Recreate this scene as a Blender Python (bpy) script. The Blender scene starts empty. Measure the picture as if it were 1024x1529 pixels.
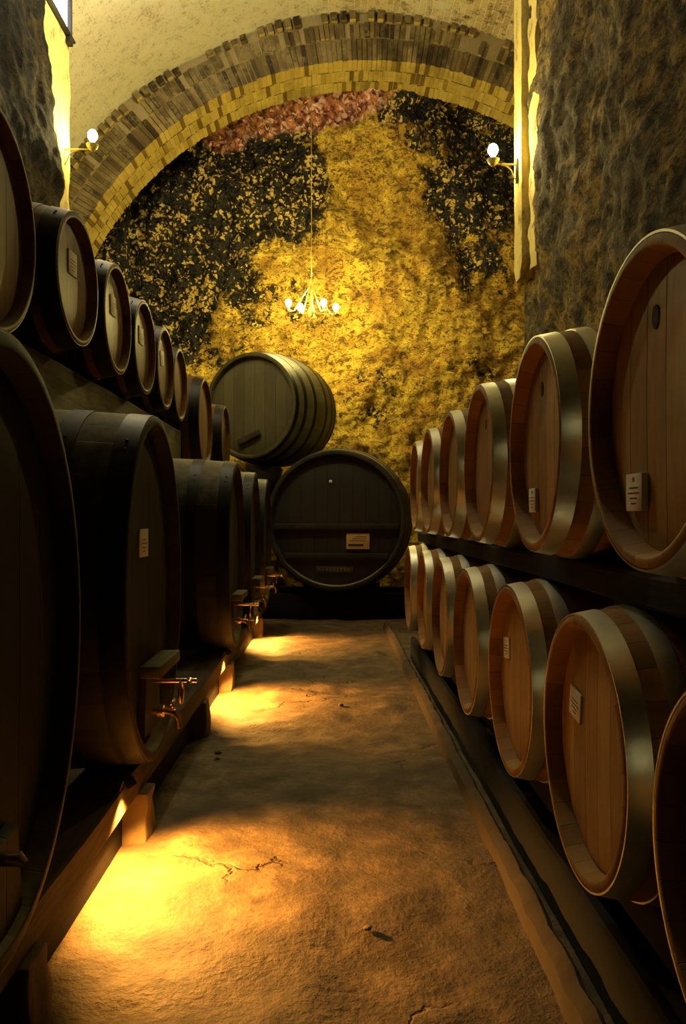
import bpy, bmesh, math, random
from math import pi, sin, cos, sqrt, radians
from mathutils import Vector, Matrix, noise

random.seed(7)
SC = bpy.context.scene
COL = SC.collection
CAMZ = 1.12

# ------------------------------------------------------------------ helpers
def link(name, mesh, mats, parent=None, smooth=True):
    if not isinstance(mats, (list, tuple)): mats = [mats]
    for m in mats: mesh.materials.append(m)
    if smooth:
        mesh.polygons.foreach_set('use_smooth', [True]*len(mesh.polygons))
    o = bpy.data.objects.new(name, mesh); COL.objects.link(o)
    if parent: o.parent = parent
    return o

def from_bm(name, bm, mats, parent=None, smooth=True, angle=40):
    bmesh.ops.recalc_face_normals(bm, faces=bm.faces)
    me = bpy.data.meshes.new(name); 
    if smooth:
        for e in bm.edges:
            if len(e.link_faces) == 2:
                e.smooth = e.calc_face_angle(0) < radians(angle)
    bm.to_mesh(me); bm.free()
    return link(name, me, mats, parent, smooth)

def empty(name, loc, rz=0, label=None, cat=None, group=None):
    o = bpy.data.objects.new(name, None); COL.objects.link(o)
    o.empty_display_size = .1
    o.location = loc; o.rotation_euler = (0, 0, rz)
    tag(o, label, cat, group)
    return o

def tag(o, label=None, cat=None, group=None, kind=None):
    if label: o['label'] = label
    if cat: o['category'] = cat
    if group: o['group'] = group
    if kind: o['kind'] = kind
    return o

def copy_tree(o, parent=None):
    c = o.copy(); COL.objects.link(c)
    if parent: c.parent = parent
    for ch in list(o.children): copy_tree(ch, c)
    return c

def box(bm, x0, x1, y0, y1, z0, z1, bevel=0, M=None):
    r = bmesh.ops.create_cube(bm, size=1)
    vs = r['verts']
    for v in vs:
        v.co = Vector(((x0+x1)/2+v.co.x*(x1-x0), (y0+y1)/2+v.co.y*(y1-y0), (z0+z1)/2+v.co.z*(z1-z0)))
        if M: v.co = M @ v.co
    if bevel:
        es = list({e for v in vs for e in v.link_edges})
        bmesh.ops.bevel(bm, geom=es, offset=bevel, segments=2, affect='EDGES', profile=.5)

def tube(bm, pts, r, n=10, cap=True):
    pts = [Vector(p) for p in pts]
    rs = r if isinstance(r, (list, tuple)) else [r]*len(pts)
    rings = []
    up = None
    for i, p in enumerate(pts):
        t = (pts[min(i+1, len(pts)-1)] - pts[max(i-1, 0)]).normalized()
        if up is None: up = t.orthogonal().normalized()
        up = (up - t*up.dot(t)).normalized()
        s = t.cross(up)
        rings.append([bm.verts.new(p + (up*cos(2*pi*k/n) + s*sin(2*pi*k/n))*rs[i]) for k in range(n)])
    for a, b in zip(rings, rings[1:]):
        for k in range(n):
            bm.faces.new((a[k], a[(k+1) % n], b[(k+1) % n], b[k]))
    if cap:
        bm.faces.new(rings[0][::-1]); bm.faces.new(rings[-1])

def lathe(bm, prof, n=20, M=None):
    """prof: (r, z) list about z."""
    rings = []
    for r, z in prof:
        if r < 1e-6:
            rings.append([bm.verts.new((0, 0, z))])
        else:
            rings.append([bm.verts.new((r*cos(2*pi*k/n), r*sin(2*pi*k/n), z)) for k in range(n)])
    for a, b in zip(rings, rings[1:]):
        for k in range(n):
            k2 = (k+1) % n
            if len(a) == 1 and len(b) == 1: continue
            if len(a) == 1: bm.faces.new((a[0], b[k], b[k2]))
            elif len(b) == 1: bm.faces.new((a[k], a[k2], b[0]))
            else: bm.faces.new((a[k], a[k2], b[k2], b[k]))
    if M:
        for ring in rings:
            for v in ring: v.co = M @ v.co

def grid(name, nu, nv, fn, mat, uv=None, attrs=None, parent=None):
    """surface of (nu+1)*(nv+1) verts, fn(u,v)->co  u,v in 0..1; attrs: {name: fn(u,v,co)}"""
    co, faces = [], []
    vals = {k: [] for k in (attrs or {})}
    for j in range(nv+1):
        for i in range(nu+1):
            u, v = i/nu, j/nv
            c = fn(u, v); co.append(c)
            for k, f in (attrs or {}).items(): vals[k].append(f(u, v, c))
    for j in range(nv):
        for i in range(nu):
            a = j*(nu+1)+i
            faces.append((a, a+1, a+nu+2, a+nu+1))
    me = bpy.data.meshes.new(name)
    me.from_pydata(co, [], faces)
    for k in vals:
        at = me.attributes.new(k, 'FLOAT', 'POINT')
        at.data.foreach_set('value', vals[k])
    if uv:
        ul = me.uv_layers.new(name='UVMap')
        data = []
        for p in me.polygons:
            for vi in p.vertices:
                data.extend(uv((vi % (nu+1))/nu, (vi//(nu+1))/nv))
        ul.data.foreach_set('uv', data)
    return link(name, me, mat, parent)

def sstep(a, b, x):
    t = max(0, min(1, (x-a)/(b-a))) if a != b else float(x > a)
    return t*t*(3-2*t)

def fbm(x, y, z, octs=4, s=1.0):
    return noise.fractal(Vector((x*s, y*s, z*s)), 1.0, 2.0, octs)

# ------------------------------------------------------------------ materials
class NT:
    def __init__(self, name):
        self.m = bpy.data.materials.new(name); self.m.use_nodes = True
        self.t = self.m.node_tree; self.n = self.t.nodes; self.l = self.t.links
        self.b = self.n['Principled BSDF']; self.out = self.n['Material Output']
    def node(self, typ, **kw):
        nd = self.n.new(typ)
        for k, v in kw.items():
            if k in ('operation', 'blend_type', 'data_type', 'feature', 'distance', 'wave_type', 'bands_direction', 'attribute_name', 'noise_dimensions', 'vector_type', 'clamp', 'voronoi_dimensions'):
                setattr(nd, k, v)
            else:
                self.put(nd.inputs[k], v)
        return nd
    def put(self, sock, v):
        if isinstance(v, bpy.types.NodeSocket): self.l.new(v, sock)
        elif isinstance(v, (tuple, list)) and sock.type == 'RGBA' and len(v) == 3: sock.default_value = (*v, 1)
        else: sock.default_value = v
    def coord(self, which='Object', scale=(1, 1, 1), loc=(0, 0, 0)):
        tc = self.n.new('ShaderNodeTexCoord')
        mp = self.n.new('ShaderNodeMapping')
        self.l.new(tc.outputs[which], mp.inputs['Vector'])
        mp.inputs['Scale'].default_value = scale; mp.inputs['Location'].default_value = loc
        return mp.outputs[0]
    def noise(self, vec, scale=5, detail=6, rough=.6, dist=0):
        nd = self.n.new('ShaderNodeTexNoise')
        self.l.new(vec, nd.inputs['Vector'])
        nd.inputs['Scale'].default_value = scale; nd.inputs['Detail'].default_value = detail
        nd.inputs['Roughness'].default_value = rough; nd.inputs['Distortion'].default_value = dist
        return nd.outputs['Fac']
    def voro(self, vec, scale=5, feature='F1', out='Distance', rnd=1):
        nd = self.n.new('ShaderNodeTexVoronoi'); nd.feature = feature
        self.l.new(vec, nd.inputs['Vector']); nd.inputs['Scale'].default_value = scale
        nd.inputs['Randomness'].default_value = rnd
        return nd.outputs[out]
    def ramp(self, fac, stops, interp='LINEAR'):
        nd = self.n.new('ShaderNodeValToRGB'); nd.color_ramp.interpolation = interp
        e = nd.color_ramp.elements
        while len(e) < len(stops): e.new(.5)
        for el, (p, c) in zip(e, stops):
            el.position = p
            el.color = (*c, 1) if isinstance(c, (tuple, list)) else (c, c, c, 1)
        self.put(nd.inputs[0], fac)
        return nd.outputs[0]
    def mix(self, fac, a, b, mode='MIX'):
        nd = self.n.new('ShaderNodeMix'); nd.data_type = 'RGBA'; nd.blend_type = mode
        self.put(nd.inputs[0], fac); self.put(nd.inputs[6], a); self.put(nd.inputs[7], b)
        return nd.outputs[2]
    def math(self, op, a, b=0.0, clamp=False):
        nd = self.n.new('ShaderNodeMath'); nd.operation = op; nd.use_clamp = clamp
        self.put(nd.inputs[0], a); self.put(nd.inputs[1], b)
        return nd.outputs[0]
    def attr(self, name):
        nd = self.n.new('ShaderNodeAttribute'); nd.attribute_name = name
        return nd.outputs['Fac']
    def rnd(self):
        return self.n.new('ShaderNodeObjectInfo').outputs['Random']
    def bump(self, h, strength=.5, dist=.01, prev=None):
        nd = self.n.new('ShaderNodeBump'); self.put(nd.inputs['Height'], h)
        nd.inputs['Strength'].default_value = strength; nd.inputs['Distance'].default_value = dist
        if prev: self.l.new(prev, nd.inputs['Normal'])
        return nd.outputs[0]
    def done(self, color=None, rough=None, metal=None, normal=None, spec=None):
        for k, v in (('Base Color', color), ('Roughness', rough), ('Metallic', metal), ('Normal', normal), ('Specular IOR Level', spec)):
            if v is not None: self.put(self.b.inputs[k], v)
        return self.m

def simple(name, c, rough=.6, metal=0, bump=0, bs=60):
    t = NT(name); co = t.coord('Object')
    n = t.noise(co, bs, 4)
    col = t.mix(n, tuple(x*.7 for x in c), tuple(min(1, x*1.25) for x in c))
    t.done(col, rough, metal, t.bump(n, bump, .004) if bump else None)
    return t.m

def emit(name, c, s):
    t = NT(name)
    t.put(t.b.inputs['Base Color'], c)
    t.put(t.b.inputs['Emission Color'], c); t.b.inputs['Emission Strength'].default_value = s
    return t.m

def stave_wood(name, dark, lite, rough=.55, grime=(.02, .018, .014), gr=.5, dust=None):
    t = NT(name); uv = t.coord('UV')
    sep = t.n.new('ShaderNodeSeparateXYZ'); t.l.new(uv, sep.inputs[0])
    u, v = sep.outputs[0], sep.outputs[1]          # u counts staves, v metres along
    cell = t.math('FLOOR', u)
    wn = t.n.new('ShaderNodeTexWhiteNoise'); wn.noise_dimensions = '2D'
    cx = t.n.new('ShaderNodeCombineXYZ'); t.put(cx.inputs[0], cell); t.put(cx.inputs[1], t.rnd()); t.l.new(cx.outputs[0], wn.inputs['Vector'])
    gx = t.n.new('ShaderNodeCombineXYZ'); t.put(gx.inputs[0], t.math('MULTIPLY', u, 4.0)); t.put(gx.inputs[1], t.math('MULTIPLY', v, 1.4)); t.put(gx.inputs[2], t.math('MULTIPLY', t.rnd(), 30))
    g = t.noise(gx.outputs[0], 4, 6, .65)
    col = t.mix(t.math('ADD', t.math('MULTIPLY', g, .6), t.math('MULTIPLY', wn.outputs[0], .5)), dark, lite)
    og = t.noise(t.coord('Object', loc=(3, 1, 2)), 5, 5, .65)
    col = t.mix(t.ramp(og, [(.45, 0), (.75, gr)]), col, grime)
    fr = t.math('FRACT', u)
    ed = t.math('ABSOLUTE', t.math('SUBTRACT', fr, .5))
    gap = t.ramp(ed, [(.475, 0), (.498, 1)])
    col = t.mix(t.math('MULTIPLY', gap, .55), col, tuple(x*.3 for x in dark))
    if dust:                                   # dust settled on the upward side of the cask
        ge = t.n.new('ShaderNodeNewGeometry'); sp = t.n.new('ShaderNodeSeparateXYZ'); t.l.new(ge.outputs['Normal'], sp.inputs[0])
        dn = t.noise(t.coord('Object'), 14, 6, .7)
        df = t.ramp(t.math('ADD', sp.outputs[2], t.math('MULTIPLY', t.math('SUBTRACT', dn, .5), .9)), [(.45, 0), (.95, .9)])
        col = t.mix(df, col, dust)
    h = t.math('SUBTRACT', t.math('MULTIPLY', g, .3), gap)
    return t.done(col, rough, 0, t.bump(h, .5, .003), .18)

def head_wood(name, dark, lite, rough=.5, pitch=.085, axis='Y', knots=True):
    t = NT(name); co = t.coord('Object')
    sep = t.n.new('ShaderNodeSeparateXYZ'); t.l.new(co, sep.inputs[0])
    y, z = sep.outputs[1], sep.outputs[2]
    if axis == 'Z': y, z = z, y
    p = t.math('ADD', t.math('DIVIDE', y, pitch), 20.3)
    cell = t.math('FLOOR', p)
    cx = t.n.new('ShaderNodeCombineXYZ'); t.put(cx.inputs[0], cell); t.put(cx.inputs[1], t.rnd())
    wn = t.n.new('ShaderNodeTexWhiteNoise'); wn.noise_dimensions = '2D'; t.l.new(cx.outputs[0], wn.inputs['Vector'])
    gx = t.n.new('ShaderNodeCombineXYZ'); t.put(gx.inputs[0], t.math('MULTIPLY', y, 34)); t.put(gx.inputs[1], t.math('MULTIPLY', z, 3.0))
    t.put(gx.inputs[2], t.math('MULTIPLY', t.math('ADD', wn.outputs[0], t.rnd()), 17))
    g = t.noise(gx.outputs[0], 1.6, 7, .68, .6)
    big = t.noise(co, 4.5, 4, .6)
    f = t.math('ADD', t.math('MULTIPLY', g, .75), t.math('MULTIPLY', t.math('SUBTRACT', wn.outputs[0], .4), .35))
    f = t.math('ADD', f, t.math('MULTIPLY', t.math('SUBTRACT', big, .5), .5))
    col = t.mix(f, dark, lite)
    ed = t.math('ABSOLUTE', t.math('SUBTRACT', t.math('FRACT', p), .5))
    gap = t.ramp(ed, [(.465, 0), (.495, 1)])
    col = t.mix(t.math('MULTIPLY', gap, .7), col, tuple(x*.3 for x in dark))
    h = t.math('SUBTRACT', t.math('MULTIPLY', g, .35), gap)
    return t.done(col, rough, 0, t.bump(h, .45, .003), .3)

def galvanised(name, c, rough=.34):
    t = NT(name); co = t.coord('Object')
    n = t.noise(co, 9, 5, .65); n2 = t.noise(co, 70, 3)
    col = t.mix(n, tuple(x*.72 for x in c), c)
    rust = t.ramp(t.noise(t.coord('Object', loc=(5, 5, 5)), 16, 5, .7), [(.62, 0), (.75, .6)])
    col = t.mix(rust, col, (.10, .07, .04))
    r = t.math('ADD', t.math('MULTIPLY', n2, .2), rough-.1)
    return t.done(col, r, .95, t.bump(n2, .08, .002))

def timber(name, dark, lite, rough=.75, axis=1):
    t = NT(name)
    sc = [30, 30, 30]; sc[axis] = 2.2
    co = t.coord('Object', tuple(sc))
    g = t.noise(co, 1, 7, .7, .5)
    col = t.mix(t.ramp(g, [(.3, 0), (.75, 1)]), dark, lite)
    d = t.noise(t.coord('Object'), 3.5, 5)
    col = t.mix(t.ramp(d, [(.5, 0), (.75, .6)]), col, tuple(x*.5 for x in dark))
    return t.done(col, rough, 0, t.bump(g, .6, .006), .15)

M = {}
M['oak_stave'] = stave_wood('oak_stave', (.19, .095, .032), (.52, .29, .095), rough=.7, gr=.2)
M['oak_head'] = head_wood('oak_head', (.17, .10, .04), (.66, .43, .18))
M['red_stave'] = stave_wood('aged_oak_stave', (.05, .028, .013), (.26, .125, .04))
M['red_head'] = head_wood('aged_oak_head', (.09, .05, .024), (.30, .17, .075))
M['cask_stave'] = stave_wood('dark_cask_stave', (.016, .015, .012), (.052, .047, .034), rough=.7, grime=(.05, .048, .036), gr=.4, dust=(.30, .28, .17))
M['cask_head'] = head_wood('dark_cask_head', (.012, .0115, .010), (.04, .036, .028), rough=.65, pitch=.12)
M['old_stave'] = stave_wood('old_vat_stave', (.05, .045, .022), (.15, .135, .06), rough=.5)
M['old_head'] = head_wood('old_vat_head', (.07, .062, .032), (.17, .15, .08), rough=.6, pitch=.14)
M['low_head'] = head_wood('black_vat_head', (.017, .016, .014), (.04, .037, .031), rough=.6, pitch=.14)
M['zinc'] = galvanised('zinc_hoop', (.80, .82, .72), .38)
M['black_iron'] = galvanised('black_iron_hoop', (.03, .03, .028), .5)
M['iron'] = simple('wrought_iron', (.03, .027, .022), .5, .6)
M['brass'] = simple('brass', (.75, .55, .22), .25, 1)
M['gilt'] = simple('gilded_iron', (.6, .45, .12), .35, .8)
M['paper'] = simple('label_card', (.92, .89, .76), .7)
M['ink'] = simple('black_ink', (.02, .02, .02), .8)
M['red_ink'] = simple('red_ink', (.45, .03, .02), .8)
M['plaque'] = simple('yellowed_plaque', (.62, .42, .15), .5)
M['beam'] = timber('dark_beam', (.03, .022, .015), (.12, .085, .05))
M['grey_beam'] = timber('dusty_beam', (.07, .066, .042), (.19, .18, .115))
M['rack'] = timber('black_rack', (.006, .005, .0045), (.016, .013, .01))
M['pitch'] = simple('shade_black', (.005, .0045, .004), .95)  # near-black for the board that stands in for shade under the right barrels
M['block'] = simple('stone_block', (.15, .105, .055), .9, 0, .8, 25)
M['bulb_big'] = emit('lamp_glow', (1, .80, .30), 620)
M['bulb_small'] = emit('chandelier_glow', (1, .80, .25), 640)
M['bulb_fill'] = emit('fill_lamp_glow', (1, .87, .58), 600)
M['lens'] = emit('spot_glow', (1, .5, .12), 60)
M['cup'] = simple('lamp_cup', (.55, .5, .25), .3, .3)

# rock of the end wall: mould = black crusted zone, red = reddish overhang
def rock_end():
    t = NT('end_rock'); co = t.coord('Object')
    n1 = t.noise(co, 2.2, 8, .68); n2 = t.noise(co, 11, 8, .72, .4); n3 = t.noise(t.coord('Object', (1, 1, 2.2)), 34, 5, .7)
    och = t.mix(t.ramp(n2, [(.32, 0), (.68, 1)]), (.20, .095, .008), (.84, .60, .07))
    och = t.mix(t.ramp(n1, [(.40, 0), (.62, .7)]), och, (.72, .50, .045))
    pit = t.ramp(n3, [(.36, 1), (.50, 0)])
    n9 = t.noise(t.coord('Object', (1, 1, 1.3), (8, 4, 2)), 1.7, 6, .7, .5)
    och = t.mix(t.math('MULTIPLY', t.ramp(n9, [(.46, 0), (.57, 1)]), .8), och, (.36, .19, .018))
    n7 = t.noise(t.coord('Object', (1, 1, 1.7), (1, 4, 2)), 8.5, 9, .8, 1.0)
    och = t.mix(t.math('MULTIPLY', t.ramp(n7, [(.51, 0), (.555, 1)]), .88), och, (.075, .034, .006))
    och = t.mix(t.math('MULTIPLY', pit, .85), och, (.05, .03, .008))
    # black crust
    cells = t.n.new('ShaderNodeTexVoronoi'); cells.inputs['Scale'].default_value = 25
    wob = t.n.new('ShaderNodeMix'); wob.data_type = 'VECTOR'; wob.inputs[0].default_value = .12
    nz = t.n.new('ShaderNodeTexNoise'); nz.inputs['Scale'].default_value = 9; t.l.new(co, nz.inputs['Vector'])
    t.l.new(co, wob.inputs[4]); t.l.new(nz.outputs['Color'], wob.inputs[5]); t.l.new(wob.outputs[1], cells.inputs['Vector'])
    cval = t.n.new('ShaderNodeSeparateColor'); t.l.new(cells.outputs['Color'], cval.inputs[0])
    black = t.mix(t.ramp(cval.outputs[0], [(.2, 0), (.95, 1)]), (.003, .0035, .003), (.026, .023, .013))
    n5 = t.noise(t.coord('Object', loc=(7, 1, 3)), 26, 4, .6)
    n6 = t.noise(t.coord('Object', loc=(2, 9, 5)), 4.2, 5, .6)
    gv = t.math('ADD', t.math('ADD', t.math('MULTIPLY', cval.outputs[1], .40), t.math('MULTIPLY', n5, .50)), t.math('MULTIPLY', n6, 1.15))
    gv = t.math('SUBTRACT', gv, t.math('MULTIPLY', cells.outputs['Distance'], .45))
    glint = t.ramp(gv, [(.93, 0), (1.04, 1)], 'LINEAR')  # bright glints painted into the crust colour
    patch = t.ramp(t.noise(t.coord('Object', loc=(3, 3, 8)), 5.0, 7, .72, .6), [(.615, 0), (.655, 1)])
    glint = t.math('MAXIMUM', glint, t.math('MULTIPLY', patch, .9))
    black = t.mix(glint, black, (.60, .42, .10))
    mk = t.attr('mould')
    mk = t.ramp(t.math('ADD', mk, t.math('MULTIPLY', t.math('SUBTRACT', t.noise(co, 5, 8, .78), .5), 2.4)), [(.46, 0), (.56, 1)])
    col = t.mix(mk, och, black)
    red = t.attr('red')
    rk = t.mix(t.ramp(n2, [(.42, 0), (.60, 1)]), (.07, .018, .008), (.62, .24, .11))
    rk = t.mix(t.ramp(cval.outputs[2], [(.72, 0), (.85, .8)]), rk, (.85, .55, .42))  # pale glints painted onto some cells of the red rock
    rf = t.ramp(t.math('ADD', red, t.math('MULTIPLY', t.math('SUBTRACT', n1, .5), .8)), [(.4, 0), (.6, 1)])
    col = t.mix(rf, col, rk)
    rough = t.mix(mk, (.75,)*3, (.32,)*3)
    h = t.math('ADD', t.math('MULTIPLY', n2, .7), t.math('MULTIPLY', n3, .35))
    nb = t.bump(h, .9, .05)
    hb = t.math('MULTIPLY', t.math('MULTIPLY', cells.outputs['Distance'], mk), 1.0)
    nb = t.bump(hb, .8, .04, nb)
    return t.done(col, rough, 0, nb, .3)
M['end_rock'] = rock_end()

def rock_side(name, dark, mid, ochre, amt=.5):
    t = NT(name); co = t.coord('Object', (1, .75, 1))
    n1 = t.noise(co, 1.6, 8, .7); n2 = t.noise(co, 7, 9, .75, .6); n3 = t.noise(co, 28, 6, .7)
    c = t.mix(t.ramp(n2, [(.35, 0), (.65, 1)]), dark, mid)
    c = t.mix(t.math('MULTIPLY', t.ramp(t.math('ADD', n1, t.math('MULTIPLY', t.math('SUBTRACT', n2, .5), .9)), [(.48, 0), (.66, 1)]), amt), c, ochre)
    c = t.mix(t.math('MULTIPLY', t.ramp(n3, [(.34, 1), (.52, 0)]), .8), c, tuple(x*.2 for x in dark))
    h = t.math('ADD', n2, t.math('MULTIPLY', n3, .45))
    return t.done(c, .9, 0, t.bump(h, 1.0, .06), .12)
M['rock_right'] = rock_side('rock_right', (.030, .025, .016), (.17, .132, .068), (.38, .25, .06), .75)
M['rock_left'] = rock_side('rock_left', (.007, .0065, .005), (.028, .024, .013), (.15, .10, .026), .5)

def plaster():
    t = NT('vault_plaster'); uv = t.coord('UV')
    br = t.n.new('ShaderNodeTexBrick'); t.l.new(uv, br.inputs['Vector'])
    br.inputs['Scale'].default_value = 1; br.inputs['Brick Width'].default_value = .26; br.inputs['Row Height'].default_value = .075
    br.inputs['Mortar Size'].default_value = .008; br.inputs['Mortar Smooth'].default_value = .3
    t.put(br.inputs['Color1'], (.36, .26, .10)); t.put(br.inputs['Color2'], (.52, .41, .18)); t.put(br.inputs['Mortar'], (.54, .46, .25))
    co = t.coord('Object')
    n = t.noise(co, 1.1, 6, .65); n2 = t.noise(co, 9, 7, .7); n3 = t.noise(co, 40, 4, .7)
    pl = t.mix(n2, (.40, .355, .20), (.58, .53, .33))
    side = t.n.new('ShaderNodeSeparateXYZ'); t.l.new(co, side.inputs[0])
    sx = t.math('MULTIPLY', side.outputs[0], .085)     # limewash is worn away on the right half
    f = t.ramp(t.math('ADD', n, sx), [(.42, 0), (.58, 1)])
    c = t.mix(f, pl, br.outputs['Color'])
    sp = t.ramp(t.math('ADD', n3, t.math('MULTIPLY', t.math('SUBTRACT', n2, .5), .8)), [(.30, 1), (.44, 0)])
    c = t.mix(t.math('MULTIPLY', sp, t.math('ADD', .55, t.math('MULTIPLY', f, .4))), c, (.10, .065, .02))
    st = t.ramp(t.noise(co, 3.1, 6, .75), [(.54, 0), (.62, .9)])
    c = t.mix(t.math('MULTIPLY', st, f), c, (.045, .03, .012))
    h = t.math('ADD', t.math('MULTIPLY', br.outputs['Fac'], -.5), t.math('MULTIPLY', n2, .8))
    return t.done(c, .9, 0, t.bump(h, .5, .012))
M['vault'] = plaster()

def brick(name, cols, plast, amt):
    t = NT(name); r = t.attr('tone'); co = t.coord('Object')
    c = t.ramp(r, [(0, cols[0]), (.13, cols[0]), (.22, cols[1]), (.7, cols[2]), (1, cols[3])])
    n = t.noise(co, 2.6, 6, .7); n2 = t.noise(co, 24, 6, .7)
    c = t.mix(t.math('MULTIPLY', n2, .6), c, tuple(x*.4 for x in cols[1]))
    c = t.mix(t.ramp(t.math('ADD', n, t.math('MULTIPLY', t.math('SUBTRACT', n2, .5), .5)), [(.62-amt*.35, 0), (.70-amt*.25, amt)]), c, plast) if amt < .6 else c
    soot = t.ramp(t.noise(t.coord('Object', loc=(4, 7, 1)), 1.9, 7, .75), [(.47, 0), (.62, .75)])
    c = t.mix(t.math('MULTIPLY', soot, 1.0 if amt < .6 else .45), c, (.03, .022, .010))
    return t.done(c, .9, 0, t.bump(n2, .6, .012), .12)
M['ring_brick'] = brick('arch_brick', [(.03, .022, .012), (.10, .07, .028), (.17, .12, .045), (.27, .19, .07)], (.34, .27, .11), .45)
M['soffit'] = brick('arch_soffit', [(.12, .07, .015), (.50, .36, .075), (.58, .43, .10), (.62, .47, .12)], (.60, .455, .11), .8)
M['mortar'] = simple('arch_mortar', (.26, .20, .085), .95, 0, .6, 30)
M['pier_plaster'] = (lambda t: t.done(
    t.mix(t.ramp(t.noise(t.coord('Object', (1, 1, .5)), 7, 7, .75), [(.33, 0), (.48, 1)]), (.12, .07, .015), (.56, .45, .13)), .9, 0,
    t.bump(t.noise(t.coord('Object'), 18, 6, .7), .7, .03)))(NT('pier_plaster'))

def earth():
    t = NT('earth_floor'); co = t.coord('Object')
    n1 = t.noise(co, 1.5, 7, .65); n2 = t.noise(co, 6, 6, .66); n3 = t.noise(co, 42, 5, .65)
    c = t.mix(t.ramp(n2, [(.34, 0), (.66, 1)]), (.040, .025, .013), (.20, .135, .072))
    c = t.mix(t.ramp(n1, [(.36, .75), (.62, 0)]), c, (.09, .065, .04))
    c = t.mix(t.math('MULTIPLY', t.ramp(n3, [(.36, 1), (.5, 0)]), .4), c, (.05, .035, .02))
    damp = t.ramp(t.noise(t.coord('Object', (1, .55, 1), (4, 2, 0)), 2.6, 5, .6), [(.56, 0), (.64, .55)])
    c = t.mix(damp, c, (.075, .048, .028))
    vd = t.n.new('ShaderNodeVectorMath'); vd.operation = 'ADD'
    nn = t.n.new('ShaderNodeTexNoise'); nn.inputs['Scale'].default_value = 5; nn.inputs['Detail'].default_value = 5; t.l.new(co, nn.inputs['Vector'])
    vs = t.n.new('ShaderNodeVectorMath'); vs.operation = 'SCALE'; vs.inputs['Scale'].default_value = .45
    t.l.new(nn.outputs['Color'], vs.inputs[0]); t.l.new(co, vd.inputs[0]); t.l.new(vs.outputs[0], vd.inputs[1])
    ck = t.ramp(t.voro(vd.outputs[0], 1.7, 'DISTANCE_TO_EDGE'), [(.0, 1), (.022, 0)])
    ck = t.math('MULTIPLY', ck, t.ramp(t.noise(t.coord('Object', loc=(2, 6, 0)), 1.3, 3), [(.56, 0), (.62, 1)]))
    c = t.mix(t.math('MULTIPLY', ck, .6), c, (.03, .013, .008))
    h = t.math('SUBTRACT', t.math('ADD', t.math('MULTIPLY', n2, .8), t.math('MULTIPLY', n3, .30)), t.math('MULTIPLY', ck, .5))
    r = t.mix(n2, (.9,)*3, (.62,)*3)
    return t.done(c, r, 0, t.bump(h, .8, .022), .3)
M['floor'] = earth()
M['curb'] = simple('curb_stone', (.05, .033, .018), .9, 0, .9, 22)

# ------------------------------------------------------------------ setting
CX, CZ, RI, RO = .485, 2.65, 3.895, 4.45
YA, YB = 9.5, 10.2

def floor_fn(u, v):
    x = -4.2+u*9.4; y = -2+v*13.2
    z = .035*fbm(x, y, .3, 5, 1.1) + .012*fbm(x, y, 3, 4, 5)
    near = sstep(.44, .56, abs(x+.08)+.02)
    z *= 1-.75*near
    return (x, y, z-.01)
tag(grid('floor', 300, 420, floor_fn, M['floor']), kind='structure')

def vault_fn(u, v):
    th = -0.02+u*(pi+.04); y = -2+v*(YA+2.02)
    r = RO+.03*fbm(th*4, y, 1, 4, .8)
    if u in (0, 1): return (CX+(-r if u == 1 else r), y, 0)
    return (CX+r*cos(th), y, CZ+r*sin(th))
tag(grid('ceiling', 150, 150, vault_fn, M['vault'], uv=lambda u, v: (v*(YA+2), u*pi*RO)), kind='structure')

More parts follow.
